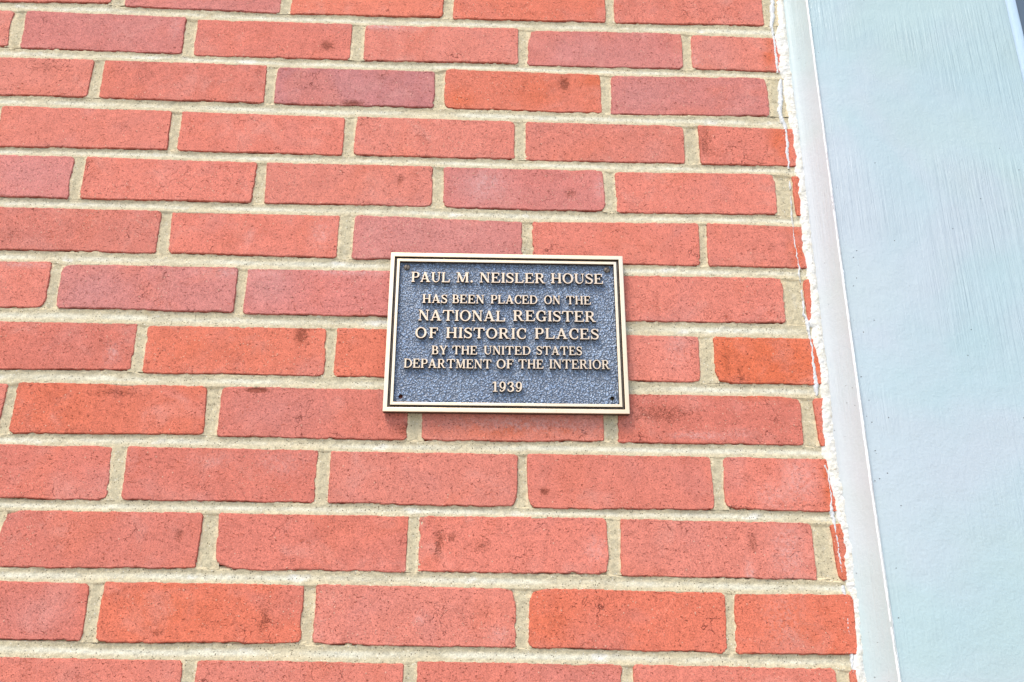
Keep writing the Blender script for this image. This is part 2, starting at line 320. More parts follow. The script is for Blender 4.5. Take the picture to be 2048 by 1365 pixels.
    # grit: pale grains
    vd = m.n('ShaderNodeTexVoronoi', feature='F1'); m.put(vd.inputs['Vector'], P); vd.inputs['Scale'].default_value = 210
    sp = m.n('ShaderNodeSeparateColor'); m.put(sp.inputs[0], vd.outputs['Color'])
    grain = m.math('MULTIPLY', m.ramp(vd.outputs['Distance'], 0.10, 0.20, 1, 0), m.math('GREATER_THAN', sp.outputs[0], 0.90))
    vd2 = m.n('ShaderNodeTexVoronoi', feature='F1'); m.put(vd2.inputs['Vector'], P); vd2.inputs['Scale'].default_value = 480
    sp2 = m.n('ShaderNodeSeparateColor'); m.put(sp2.inputs[0], vd2.outputs['Color'])
    grain2 = m.math('MULTIPLY', m.ramp(vd2.outputs['Distance'], 0.18, 0.3, 1, 0), m.math('GREATER_THAN', sp2.outputs[1], 0.94))
    gr = m.math('MAXIMUM', grain, grain2)
    c = m.mix(m.math('MULTIPLY', gr, 0.72), c, (0.78, 0.50, 0.36))
    # broken arris: rawer, deeper clay
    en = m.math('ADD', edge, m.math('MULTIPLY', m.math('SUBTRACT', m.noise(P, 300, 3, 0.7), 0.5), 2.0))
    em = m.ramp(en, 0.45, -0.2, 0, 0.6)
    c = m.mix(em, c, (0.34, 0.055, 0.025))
    c = m.mix(m.ramp(edge, 0.02, -0.22, 0, 0.85), c, (0.16, 0.045, 0.025))  # sides darkened past the arris: shade line under each brick painted in
    m.put(m.b.inputs['Base Color'], c)
    m.b.inputs['Roughness'].default_value = 0.86
    m.b.inputs['Specular IOR Level'].default_value = 0.25
    h = m.math('ADD', m.math('MULTIPLY', g2, 0.28), m.math('MULTIPLY', g1, 0.42))
    h = m.math('SUBTRACT', h, m.math('MULTIPLY', pit, 0.45))
    h = m.math('SUBTRACT', h, m.math('MULTIPLY', crack, 0.7))
    h = m.math('SUBTRACT', h, m.math('MULTIPLY', cm, 0.9))
    h = m.math('ADD', h, m.math('MULTIPLY', gr, 0.35))
    h = m.math('SUBTRACT', h, m.math('MULTIPLY', sc, 0.35))
    h = m.math('SUBTRACT', h, m.math('MULTIPLY', rs, 0.3))
    m.put(m.b.inputs['Normal'], m.bump(h, 0.85, 0.0013))
    return m.m


def mat_mortar():
    m = NT('sand_lime_mortar')
    tc = m.n('ShaderNodeTexCoord'); P = tc.outputs['Object']
    v = m.attr('across').outputs['Fac']            # 0 at the joint's edges, 1 in its tooled middle
    big = m.noise(P, 9, 3, 0.6)
    g = m.noise(P, 700, 4, 0.7); g2 = m.noise(P, 190, 4, 0.65)
    c = m.mix(m.ramp(big, 0.3, 0.7), (0.55, 0.490, 0.330), (0.59, 0.510, 0.335))
    sm = m.math('MULTIPLY', m.ramp(v, 0.35, 0.95), m.ramp(m.noise(m.mapping(P, (0.35, 1, 1)), 38, 4, 0.6), 0.34, 0.60, 0.25, 0.95))
    c = m.mix(sm, c, (0.69, 0.665, 0.525))
    lime = m.math('MULTIPLY', m.ramp(m.noise(m.mapping(P, (0.6, 1, 1)), 26, 4, 0.65), 0.585, 0.68), m.ramp(v, 0.2, 0.7))
    c = m.mix(m.math('MULTIPLY', lime, 0.5), c, (0.80, 0.80, 0.76))
    fr = m.math('MULTIPLY', m.ramp(v, 0.20, 0.0, 0, 1), m.ramp(m.noise(P, 160, 3, 0.7), 0.34, 0.52))
    c = m.mix(m.math('MULTIPLY', fr, 0.75), c, (0.74, 0.62, 0.40))
    st = m.ramp(m.noise(P, 55, 4, 0.6), 0.60, 0.76, 0, 0.45)
    c = m.mix(st, c, (0.42, 0.32, 0.17))
    val = m.math('ADD', m.ramp(g, 0.25, 0.75, 0.80, 1.20), m.ramp(g2, 0.25, 0.75, -0.13, 0.13))
    hs = m.n('ShaderNodeHueSaturation'); m.put(hs.inputs['Color'], c); m.put(hs.inputs['Value'], val)
    c = hs.outputs[0]
    vd = m.n('ShaderNodeTexVoronoi', feature='F1'); m.put(vd.inputs['Vector'], P); vd.inputs['Scale'].default_value = 520
    sp = m.n('ShaderNodeSeparateColor'); m.put(sp.inputs[0], vd.outputs['Color'])
    spot = m.ramp(vd.outputs['Distance'], 0.22, 0.36, 1, 0)
    dark = m.math('MULTIPLY', spot, m.math('GREATER_THAN', sp.outputs[0], 0.86))
    pale = m.math('MULTIPLY', spot, m.math('LESS_THAN', sp.outputs[0], 0.10))
    c = m.mix(m.math('MULTIPLY', dark, 0.8), c, (0.13, 0.10, 0.06))
    c = m.mix(m.math('MULTIPLY', pale, 0.7), c, (0.82, 0.80, 0.72))
    m.put(m.b.inputs['Base Color'], c)
    m.b.inputs['Roughness'].default_value = 0.92
    m.b.inputs['Specular IOR Level'].default_value = 0.2
    h = m.math('ADD', m.math('MULTIPLY', g, 0.7), m.math('MULTIPLY', g2, 0.8))
    h = m.math('SUBTRACT', h, m.math('MULTIPLY', dark, 0.5))
    m.put(m.b.inputs['Normal'], m.bump(h, 0.8, 0.0013))
    return m.m


def mat_paint(name, col, rough=0.36, streak=1.0, speck=1.0, peel=1.0):
    m = NT(name)
    tc = m.n('ShaderNodeTexCoord'); P = tc.outputs['Object']
    s1 = m.noise(m.mapping(P, (1, 1, 0.022)), 520, 3, 0.62, 0.1)
    s2 = m.noise(m.mapping(P, (1, 1, 0.035)), 170, 3, 0.6, 0.2)
    zone = m.ramp(m.noise(P, 5.5, 2), 0.40, 0.62, 0.15, 1.0)
    pl = m.noise(P, 330, 3, 0.6); pl2 = m.noise(P, 60, 3, 0.6)
    c = m.mix(m.ramp(m.noise(P, 4.0, 3, 0.6, 0.5), 0.35, 0.65, 0, 1), (col[0] * 0.93, col[1] * 1.0, col[2] * 1.0), (col[0] * 1.06, col[1] * 0.99, col[2] * 1.02))
    c = m.mix(m.ramp(m.noise(m.mapping(P, (1, 1, 1), (3.1, 0, 7.7)), 3.0, 3, 0.6, 0.5), 0.45, 0.62, 0, 0.5), c, (col[0] * 0.98, col[1] * 1.02, col[2] * 0.93))
    # grime specks, thicker along the arris
    vd = m.n('ShaderNodeTexVoronoi', feature='F1'); m.put(vd.inputs['Vector'], P); vd.inputs['Scale'].default_value = 230
    sp = m.n('ShaderNodeSeparateColor'); m.put(sp.inputs[0], vd.outputs['Color'])
    dens = m.math('ADD', m.ramp(m.noise(P, 12, 3, 0.7), 0.50, 0.72, 0.995, 0.962), 0.0)
    sx = m.n('ShaderNodeSeparateXYZ'); m.put(sx.inputs[0], P)
    near = m.math('MULTIPLY', m.ramp(sx.outputs[0], 0.450, 0.405), m.ramp(sx.outputs[2], 0.06, -0.05))
    dens = m.math('SUBTRACT', dens, m.math('MULTIPLY', near, m.ramp(m.noise(P, 30, 3, 0.7), 0.42, 0.62, 0.0, 0.16)))
    dk = m.math('MULTIPLY', m.ramp(vd.outputs['Distance'], 0.08, 0.19, 1, 0), m.math('GREATER_THAN', sp.outputs[0], dens))
    c = m.mix(m.math('MULTIPLY', dk, 0.72 * speck), c, (0.12, 0.11, 0.10))
    m.put(m.b.inputs['Base Color'], c)
    m.b.inputs['Roughness'].default_value = rough
    m.b.inputs['Specular IOR Level'].default_value = 0.5
    h = m.math('MULTIPLY', m.math('MULTIPLY', s1, zone), 0.55 * streak)
    h = m.math('ADD', h, m.math('MULTIPLY', m.math('MULTIPLY', s2, zone), 0.8 * streak))
    h = m.math('ADD', h, m.math('MULTIPLY', pl, 0.22 * peel))
    h = m.math('ADD', h, m.math('MULTIPLY', pl2, 0.5 * peel))
    h = m.math('SUBTRACT', h, m.math('MULTIPLY', dk, 0.3))
    m.put(m.b.inputs['Normal'], m.bump(h, 1.0, 0.0027))
    return m.m


def mat_caulk():
    m = NT('old_caulk')
    tc = m.n('ShaderNodeTexCoord'); P = tc.outputs['Object']
    c = m.mix(m.ramp(m.noise(P, 70, 4, 0.65), 0.35, 0.7), (0.74, 0.72, 0.62), (0.83, 0.83, 0.80))
    c = m.mix(m.ramp(m.noise(P, 150, 5, 0.75, 0.8), 0.56, 0.68, 0, 0.6), c, (0.46, 0.38, 0.24))
    c = m.mix(m.ramp(m.noise(P, 240, 4, 0.7, 1.2), 0.655, 0.70, 0, 0.8), c, (0.24, 0.10, 0.06))
    m.put(m.b.inputs['Base Color'], c)
    m.b.inputs['Roughness'].default_value = 0.62
    h = m.math('ADD', m.noise(P, 500, 4, 0.7), m.math('MULTIPLY', m.noise(P, 120, 3), 1.2))
    m.put(m.b.inputs['Normal'], m.bump(h, 0.8, 0.0013))
    return m.m


def mat_plain(name, col, rough=0.6, metal=0.0, bump=None, var=0.0):
    m = NT(name)
    tc = m.n('ShaderNodeTexCoord'); P = tc.outputs['Object']
    c = m.mix(m.ramp(m.noise(P, 120, 4, 0.6), 0.3, 0.7), tuple(x * (1 - var) for x in col), tuple(min(1, x * (1 + var)) for x in col))
    m.put(m.b.inputs['Base Color'], c)
    m.b.inputs['Roughness'].default_value = rough
    m.b.inputs['Metallic'].default_value = metal
    if bump:
        m.put(m.b.inputs['Normal'], m.bump(m.noise(P, bump[0], 4, 0.65), bump[1], bump[2]))
    return m.m


def mat_brushed(name='polished_bronze', ca=(1.0, 0.84, 0.60), cb=(0.96, 0.77, 0.53)):
    m = NT(name)
    tc = m.n('ShaderNodeTexCoord'); P = tc.outputs['Object']
    n = m.noise(m.mapping(P, (0.12, 1, 1)), 900, 2)
    big = m.noise(P, 22, 3, 0.6)
    c = m.mix(m.ramp(big, 0.35, 0.7), ca, cb)
    c = m.mix(m.ramp(m.noise(P, 260, 4, 0.7), 0.62, 0.75, 0, 0.4), c, (0.45, 0.28, 0.15))
    m.put(m.b.inputs['Base Color'], c)
    m.b.inputs['Metallic'].default_value = 0.85
    m.put(m.b.inputs['Roughness'], m.ramp(big, 0.3, 0.7, 0.34, 0.46))
    m.put(m.b.inputs['Normal'], m.bump(m.math('ADD', n, m.noise(P, 160, 2)), 0.25, 0.0002))
    return m.m


def mat_field():
    m = NT('sky_tinted_patina')
    tc = m.n('ShaderNodeTexCoord'); P = tc.outputs['Object']
    wv = m.n('ShaderNodeTexNoise'); m.put(wv.inputs['Vector'], P); wv.inputs['Scale'].default_value = 120
    sv = m.n('ShaderNodeVectorMath', operation='SCALE'); m.put(sv.inputs[0], wv.outputs['Color']); sv.inputs['Scale'].default_value = 0.004
    dv = m.n('ShaderNodeVectorMath', operation='ADD'); m.put(dv.inputs[0], P); m.put(dv.inputs[1], sv.outputs[0])
    vo = m.n('ShaderNodeTexVoronoi', feature='SMOOTH_F1'); m.put(vo.inputs['Vector'], dv.outputs[0]); vo.inputs['Scale'].default_value = 460; vo.inputs['Smoothness'].default_value = 0.35
    cell = vo.outputs['Distance']
    n = m.noise(P, 520, 3, 0.6)
    h = m.math('ADD', m.math('MULTIPLY', cell, -1.1), m.math('MULTIPLY', n, 0.8))
    big = m.noise(P, 14, 3, 0.6)
    c = m.mix(m.ramp(big, 0.35, 0.65), (0.235, 0.335, 0.500), (0.290, 0.395, 0.550))  # blue of the reflected sky put into the base colour
    c = m.mix(m.ramp(h, 0.08, -0.14, 0, 0.7), c, (0.045, 0.050, 0.060))
    m.put(m.b.inputs['Base Color'], c)
    m.b.inputs['Metallic'].default_value = 0.15
    m.b.inputs['Roughness'].default_value = 0.33
    m.b.inputs['Specular IOR Level'].default_value = 0.8
    m.put(m.b.inputs['Normal'], m.bump(h, 1.0, 0.0014))
    return m.m


MB = mat_brick(); MM = mat_mortar()
M_BOARD = mat_paint('casing_paint', (0.455, 0.560, 0.580), 0.20, 0.75, 1.0, 0.6)
M_MOULD = mat_paint('moulding_paint', (0.51, 0.575, 0.57), 0.42, 0.5, 0.5, 0.4)
M_CAULK = mat_caulk()
M_FLAKE = mat_plain('dried_white_paint', (0.64, 0.66, 0.66), 0.55, 0, (260, 0.8, 0.001), 0.06)
M_BRONZE = mat_brushed()
M_LETTER = mat_brushed('letter_bronze', (0.93, 0.72, 0.50), (0.78, 0.56, 0.37))
M_DARK = mat_plain('dark_bronze', (0.085, 0.052, 0.030), 0.5, 0.4, (400, 0.5, 0.0006), 0.25)
M_FIELD = mat_field()
M_SCREW = mat_plain('oxidised_screw', (0.20, 0.17, 0.14), 0.55, 0.5, (500, 0.6, 0.0005), 0.25)
M_GLASS = mat_plain('dark_window_glass', (0.03, 0.05, 0.07), 0.08)
M_GROUND = mat_plain('pale_paving', (0.42, 0.40, 0.36), 0.9, 0, (30, 0.5, 0.01), 0.15)

# ------------------------------------------------------------------ ground (below the frame, bounces light up the wall)
n = 60.0
g = link('ground', mesh_np('ground', [(-n, -n, 0), (n, -n, 0), (n, n, 0), (-n, n, 0)], [(0, 1, 2, 3)], M_GROUND, False))
g['kind'] = 'structure'

# ------------------------------------------------------------------ the brick wall
TONES = {'S': (0.665, 0.212, 0.152), 'P': (0.600, 0.212, 0.178), 'D': (0.625, 0.192, 0.138), 'U': (0.500, 0.195, 0.185),
         'O': (0.672, 0.188, 0.116), 'X': (0.660, 0.170, 0.088), 'L': (0.660, 0.240, 0.180)}  # L: paler brick below the plaque, its glow put into the colour
TROW = ['SPOOS', 'SPDSPS', 'SDUOP', 'SSSSS', 'PSSPSO', 'DSPSS', 'SPPSSO', 'DOOSX', 'SODLDO', 'DDSSS', 'DDSSX', 'DOSOO', 'SSSSX']

wall = thing('brick_wall', 'red brick wall in running bond with pale sandy mortar joints, behind the bronze plaque', 'wall', (0, 0, ZO))


def quad_interp(q, s, t):
    """q = TL,TR,BR,BL (mm); s 0..1 left to right, t 0..1 top to bottom"""
    TL, TR, BR, BL = [np.array(q[2 * i:2 * i + 2], float) for i in range(4)]
    s = s[..., None]; t = t[..., None]
    return (TL * (1 - s) + TR * s) * (1 - t) + (BL * (1 - s) + BR * s) * t


def axis_samples(L, fine, band, coarse, marg):
    a = np.arange(-marg, band, fine)
    nmid = max(2, int(round((L - 2 * band) / coarse)))
    mid = np.linspace(band, L - band, nmid + 1)
    return np.concatenate([a, mid, L - a[::-1]])


def feature_field(lst, X, Z):
    r = np.zeros_like(X)
    for (x, z, rx, rz, a) in lst:
        if abs(x - X.mean()) > 260 or abs(z - Z.mean()) > 90:
            continue
        r += a * np.exp(-(((X - x) / rx) ** 2 + ((Z - z) / rz) ** 2) * 0.9)
    return r


rng = random.Random(5)


def brick_mesh(q, seed, fine=True):
    TL, TR, BR, BL = [np.array(q[2 * i:2 * i + 2], float) for i in range(4)]
    L = np.linalg.norm(TR - TL); H = np.linalg.norm(TL - BL)
    if fine:
        u = axis_samples(L, 0.62, 5.0, 3.0, 2.6); v = axis_samples(H, 0.62, 4.4, 2.6, 2.6)
    else:
        u = axis_samples(L, 1.5, 4.0, 12.0, 2.6); v = axis_samples(H, 1.5, 4.0, 8.0, 2.6)
    U, V = np.meshgrid(u, v, indexing='ij')
    P = quad_interp(q, U / L, V / H)
    X, Z = P[..., 0], P[..., 1]
    # rounded rectangle distance, worn outline
    rr = random.Random(seed)
    cr = [rr.choice([1.2, 1.8, 2.5, 3.5, 5.5]) for _ in range(4)]
    ci = (U > L / 2).astype(int) + 2 * (V > H / 2).astype(int)
    rad = np.take(np.array(cr), ci)
    dx = np.abs(U - L / 2) - (L / 2 - rad); dy = np.abs(V - H / 2) - (H / 2 - rad)
    sd = np.minimum(np.maximum(dx, dy), 0) + np.hypot(np.maximum(dx, 0), np.maximum(dy, 0)) - rad
    wear = 0.50 * vnoise(X / 24, Z / 24, seed * .37) + 0.20 * vnoise(X / 6.5, Z / 6.5, seed * .53 + 4) + 0.30 * vnoise(X / 2.6, Z / 2.6, seed * .71 + 8) + 0.34 * vnoise(X / 1.25, Z / 1.25, seed * .77 + 12)
    bite = np.maximum(0, vnoise(X / 9, Z / 9, seed * .91 + 3) - 0.62) * 5.0
    low = np.clip((V - H / 2) / (H / 2), 0, 1)
    sd = sd + wear * (1 + 0.5 * low) + bite * np.clip(1 + sd / 4.0, 0, 1)
    sd = sd + feature_field(BITES, X, Z) - 0.45
    d = -sd
    r = 0.50 + 0.25 * vnoise(X / 15, Z / 15, seed + 2)
    t = np.clip(d / r, 0, 1)
    Y = r * (1 - np.sqrt(1 - (1 - t) ** 2))
    Y = np.where(d < 0, r + np.minimum(-d * 7.0, 14.0), Y)
    face = np.clip(d / 2.0, 0, 1)
    Y += face * (0.30 * vnoise(X / 30, Z / 22, seed + 5) + 0.14 * vnoise(X / 8, Z / 7, seed + 6) + 0.07 * vnoise(X / 2.8, Z / 2.8, seed + 7))
    chip = feature_field(CHIPS, X, Z); blo = feature_field(BLOOM, X, Z); tin = feature_field(TINT, X, Z)
    Y += face * np.clip(chip - 0.35, 0, 1) * (0.9 + 0.5 * vnoise(X / 3, Z / 3, seed + 9))
    Y += rr.uniform(-0.35, 0.35) + (U / L - 0.5) * rr.uniform(-0.8, 0.8) + (V / H - 0.5) * rr.uniform(-0.7, 0.7)
    c = P.reshape(-1, 2).mean(0)
    Vx = np.stack([(X - c[0]), Y, (Z - c[1])], -1).reshape(-1, 3) / 1000
    marks = np.stack([chip, blo, tin, np.ones_like(chip)], -1).reshape(-1, 4)
    me = mesh_np('brick', Vx, grid_faces(len(u), len(v), True), MB, True,
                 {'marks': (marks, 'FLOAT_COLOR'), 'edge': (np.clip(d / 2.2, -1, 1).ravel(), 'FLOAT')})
    return me, c


def add_brick(q, tone, seed, fine=True):
    me, c = brick_mesh(q, seed, fine)
    o = link('brick', me, wall, (c[0] / 1000, 0, c[1] / 1000))
    k = rng.uniform(0.96, 1.05); w = rng.uniform(-0.012, 0.012)
    t = TONES[tone]
    o.color = (t[0] * k, (t[1] + w) * k, (t[2] + w) * k, 1)
    return o


# complete the rows a little way beyond the frame: one more brick to the left, two courses above and below
rows = [[tuple(b) for b in r] for r in ROWS]
tones = [list(t) for t in TROW]
for k, r in enumerate(rows):
    b = r[0]
    r.insert(0, (b[0] - 203.5, b[1] + 0.8, b[0] - 10.5, b[1], b[6] - 10.5, b[7], b[6] - 203.5, b[7] + 0.8))
    tones[k].insert(0, rng.choice('SDPO'))
    if r[-1][2] < 366:                                  # joint, then the next brick tucked behind the sealant
        q_ = r[-1]; xj = 366.0
        r.append((xj, q_[3], 371.5, q_[3], 371.5, q_[5], xj, q_[5])); tones[k].append('O')
    last = list(r[-1])                                  # runs on behind the sealant
    last[2] = 371.5 if last[2] > 366 else last[2]
    last[4] = 371.5 if last[4] > 366 else last[4]
    r[-1] = tuple(last)
def shifted(r, dz):
    return [tuple(v + (dz if i % 2 else 0) for i, v in enumerate(b)) for b in r]
top2 = shifted(rows[1], 69.2 * 2); top1 = shifted(rows[0], 69.2 * 2)
bot1 = shifted(rows[-2], -69.2 * 2); bot2 = shifted(rows[-1], -69.2 * 2)
allrows = [(top1, None), (top2, None)] + [(r, t) for r, t in zip(rows, tones)] + [(bot1, None), (bot2, None)]
allrows = [allrows[0], allrows[1]] + allrows[2:]
seed = 1
for k, (r, t) in enumerate(allrows):
    for j, b in enumerate(r):
        seed += 1
        inside = t is not None and j > 0
        tn = (t[j] if t is not None and j < len(t) else rng.choice('SSDPO'))
        add_brick(b, tn, seed, inside)

# mortar: every bed and head joint as a tooled, sandy strip behind the brick edges
mv, mf, ma = [], [], []
nb = 0


def add_strip(X, Z, across, s, rec, wid):
    """X,Z grids (mm); across 0..1; rec = extra recess"""
    global nb
    v = across
    prof = 1.45 + rec + 0.9 * np.sin(np.pi * np.clip(v, 0, 1)) ** 1.2 - 0.9 * v
    over = np.maximum(0, np.maximum(-v, v - 1)) * wid
    prof = prof + over * 0.8
    dT = v * wid
    prof = prof + 3.6 * np.exp(-((dT - 0.1) / 0.65) ** 2) * np.clip(0.52 + 1.1 * vnoise(X / 5, Z / 9, s + 21) + 0.5 * vnoise(X / 26, Z / 9, s + 23), 0, 1.3)
    Y = prof + 0.45 * vnoise(X / 40, Z / 30, s) + 0.34 * vnoise(X / 7, Z / 5, s + 1) + 0.30 * vnoise(X / 2.4, Z / 2.1, s + 2)
    a = np.clip(1 - np.abs(v - 0.55) * 2.1, 0, 1)
    V = np.stack([X, Y, Z], -1).reshape(-1, 3) / 1000
    mv.append(V); ma.append(a.ravel()); mf.append(grid_faces(X.shape[0], X.shape[1], True, nb)); nb += len(V)


def edge_line(r, top, xs):
    px, pz = [], []
    for b in r:
        TLx, TLz, TRx, TRz, BRx, BRz, BLx, BLz = b
        if top: px += [TLx, TRx]; pz += [TLz, TRz]
        else: px += [BLx, BRx]; pz += [BLz, BRz]
    return np.interp(xs, px, pz)


xs = np.arange(-880, 375, 1.7)
for k in range(len(allrows) - 1):
    a, b = allrows[k][0], allrows[k + 1][0]
    zt = edge_line(a, False, xs) + 3.2; zb = edge_line(b, True, xs) - 3.2
    m_ = 27
    v = np.linspace(0, 1, m_)
    Z = zt[:, None] * (1 - v) + zb[:, None] * v
    X = np.repeat(xs[:, None], m_, 1)
    vv = np.repeat(((v * (zt - zb).mean() - 3.2) / ((zt - zb).mean() - 6.4))[None], len(xs), 0)
    add_strip(X, Z, vv, 20 + k, 0.0, (zt - zb).mean() - 6.4)
for k, (r, t) in enumerate(allrows):
    for j in range(len(r) - 1):
        a, b = r[j], r[j + 1]
        zz = np.linspace(0, 1, 38)
        xl = a[2] * (1 - zz) + a[4] * zz - 3.2; xr = b[0] * (1 - zz) + b[6] * zz + 3.2
        ztop = (a[3] + b[1]) / 2 + 1.0; zbot = (a[5] + b[7]) / 2 - 1.0
        mm = max(12, int((xr - xl).mean() / 1.1))
        v = np.linspace(0, 1, mm)
        X = xl[:, None] * (1 - v) + xr[:, None] * v
        Z = np.repeat((ztop * (1 - zz) + zbot * zz)[:, None], mm, 1)
        vv = np.repeat(((v * (xr - xl).mean() - 3.2) / ((xr - xl).mean() - 6.4))[None], 38, 0)
        nb0 = nb
        prof_rec = 0.25 + 0.5 * math.sin(k * 3.7 + j * 1.9)
        vq = np.clip(vv, 0, 1)
        Y = 1.15 + prof_rec * .8 + 0.6 * np.sin(np.pi * vq) + 0.4 * vnoise(X / 14, Z / 20, k + j) + 0.36 * vnoise(X / 5, Z / 6, k + j + 50) + 0.30 * vnoise(X / 2.1, Z / 2.1, k + j + 60)
        V = np.stack([X, Y, Z], -1).reshape(-1, 3) / 1000
        mv.append(V); ma.append(np.clip(0.42 - np.abs(vv - 0.5), 0, 1).ravel() * 0.9)
        mf.append(grid_faces(38, mm, False, nb)); nb += len(V)
mo = link('mortar', mesh_np('mortar', np.concatenate(mv), np.concatenate(mf), MM, True,
                            {'across': (np.concatenate(ma), 'FLOAT')}), wall)


def box_np(x0, x1, y0, y1, z0, z1):
    V = [(x, y, z) for x in (x0, x1) for y in (y0, y1) for z in (z0, z1)]
    F = [(0, 1, 3, 2), (4, 6, 7, 5), (0, 4, 5, 1), (2, 3, 7, 6), (0, 2, 6, 4), (1, 5, 7, 3)]
    return np.array(V), np.array(F)


V, F = box_np(-0.88, 0.402, 0.017, 0.11, -0.62, 0.56)
link('backing', mesh_np('backing', V, F, MM, False, {'across': (np.zeros(8), 'FLOAT')}), wall)

# ------------------------------------------------------------------ the painted casing right of the wall
casing = thing('door_casing', 'white painted wooden casing board with side moulding, right of the brick wall', 'door casing', (0, 0, ZO))
Z0, Z1 = -0.70, 0.66


def extrude_profile(pts, z0, z1, nz, wav=0.0, seed=0):
    P = np.array(pts, float) / 1000
    zs = np.linspace(z0, z1, nz)
    X = np.repeat(P[None, :, 0], nz, 0); Y = np.repeat(P[None, :, 1], nz, 0); Z = np.repeat(zs[:, None], len(P), 1)
    X = X + wav * vnoise(zs * 6, zs * 0, seed)[:, None] + wav * .5 * vnoise(Z * 30, X * 60, seed + 3)
    Y = Y + wav * .6 * vnoise(Z * 9, X * 20, seed + 5)
    return np.stack([X, Y, Z], -1).reshape(-1, 3), grid_faces(nz, len(P))


# moulding: fillet against the wall, shallow cove, then the square shoulder under the board
mp = [(371.0, 6), (371.6, 0.6)]
for i in range(23):
    a = i / 22
    mp.append((372.0 + 21.9 * a ** 0.88, -0.2 - 27.6 * a ** 1.7))
mp += [(394.1, -28.2)]
V, F = extrude_profile(mp, Z0, Z1, 160, 0.0005, 1)


def drift(V):                       # the board leans a few millimetres away from the wall joint lower down
    k = np.clip((V[:, 0] - 0.372) / 0.022, 0, 1) * np.clip((0.60 - V[:, 0]) / 0.2, 0, 1)
    V[:, 0] += k * np.interp(V[:, 2], [-0.62, -0.42, -0.22, 0.0], [0.0055, 0.0042, 0.0010, 0.0])
    return V


V = drift(V)
link('side_moulding', mesh_np('side_moulding', V, F, M_MOULD), casing)

# front board: separate plank, eased edges, faint hollows in its face
bp = [(394.5, 10), (394.5, -28.6)]
for i in range(6):
    a = i / 5 * math.pi / 2
    bp.append((394.5 + 1.3 * (1 - math.cos(a)), -28.7 - 1.3 * math.sin(a)))
for x in np.linspace(399, 642, 42):
    bp.append((x, -30.0))
for i in range(6):
    a = i / 5 * math.pi / 2
    bp.append((646.3 + 1.7 * math.sin(a), -30.0 + 1.7 * (1 - math.cos(a))))
bp += [(648.0, -22), (648.0, 10)]
V, F = extrude_profile(bp, Z0, Z1, 200, 0.00035, 9)
V[:, 1] += 0.0048 * np.clip((0.462 - V[:, 0]) / 0.068, 0, 1) ** 2
V[:, 1] += 0.00060 * vnoise(V[:, 0] * 14, V[:, 2] * 3.0, 4) * (V[:, 0] > 0.392) + 0.00012 * vnoise(V[:, 0] * 60, V[:, 2] * 40, 6) * (V[:, 0] > 0.392)
V = drift(V)
link('front_board', mesh_np('front_board', V, F, M_BOARD), casing)
V, F = extrude_profile([(648.6, 10), (648.6, -23), (649.6, -24.5), (664, -24.5), (665.4, -23.4), (665.6, 10)], Z0, Z1, 60, 0.0002, 15)
link('edge_strip', mesh_np('edge_strip', V, F, mat_paint('strip_paint', (0.56, 0.68, 0.80), 0.3, 0.4, 0.5, 0.5)), casing)


# caulk: one ragged bead against the moulding, plus the torn paint line left of it
def ribbon(tab, nv, height, seed, ragL, ragR, step=0.8, base_y=1.2):
    t = sorted(tab)
    z = np.arange(t[0][0], t[-1][0], step)
    xl = np.interp(z, [p[0] for p in t], [p[1] for p in t]); xr = np.interp(z, [p[0] for p in t], [p[2] for p in t])
    xl = xl + ragL * (vnoise(z / 6, z * 0, seed) + 0.7 * vnoise(z / 1.9, z * 0, seed + 2))
    xr = xr + ragR * (vnoise(z / 6, z * 0, seed + 5) + 0.7 * vnoise(z / 1.9, z * 0, seed + 7))
    xr = np.maximum(xr, xl + 0.3)
    v = np.linspace(0, 1, nv)
    X = xl[:, None] * (1 - v) + xr[:, None] * v
    Z = np.repeat(z[:, None], nv, 1)
    hump = np.sin(np.pi * v) ** 0.45
    h = height * (1 + 0.5 * vnoise(Z / 9, X / 5, seed + 9) + 0.3 * vnoise(Z / 2.4, X / 2.4, seed + 11))
    Y = base_y - (h + base_y) * hump[None]
    Y = Y + 0.25 * vnoise(X / 1.5, Z / 1.5, seed + 13) * hump
    V = np.stack([X, Y, Z], -1).reshape(-1, 3) / 1000
    return V, grid_faces(len(z), nv)


cz = [(c[0], c[1], max(c[2], 372.0) + 4.6) for c in CAULK]
top = max(cz); bot = min(cz)
cz = [(560, top[1], top[2])] + cz + [(-620, bot[1], bot[2])]
V, F = ribbon(cz, 20, 1.3, 31, 0.9, 0.3, base_y=3.0)
link('caulk_bead', mesh_np('caulk_bead', V, F, M_CAULK), casing)
for i, fl in enumerate(FLAKES):
    V, F = ribbon(fl, 11, 0.45, 60 + i * 7, 0.95, 0.95, 0.45, base_y=2.4)
    c_ = V.mean(0)
    link('paint_flake', mesh_np('paint_flake', V - c_, F, M_FLAKE), casing, tuple(c_))
# thin ridge of paint where moulding meets board, its white painting in the arris highlight
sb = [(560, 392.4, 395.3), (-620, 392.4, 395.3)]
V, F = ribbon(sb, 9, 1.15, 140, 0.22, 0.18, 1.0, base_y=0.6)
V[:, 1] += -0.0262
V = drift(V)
link('highlight_ridge', mesh_np('highlight_ridge', V, F, mat_plain('highlight_white_paint', (0.82, 0.86, 0.88), 0.35, 0, (200, 0.6, 0.0008), 0.04)), casing)

# dark glazing beyond the casing's far edge
win = thing('window', 'dark window glass beyond the right edge of the white casing, top right corner', 'window', (0, 0, ZO))
V, F = box_np(0.700, 1.25, 0.030, 0.036, Z0, Z1)
link('pane', mesh_np('pane', V, F, M_GLASS, False), win)
V, F = box_np(0.667, 0.699, -0.004, 0.045, Z0, Z1)
link('sash', mesh_np('sash', V, F, mat_plain('sash_paint', (0.10, 0.14, 0.18), 0.4), False), win)

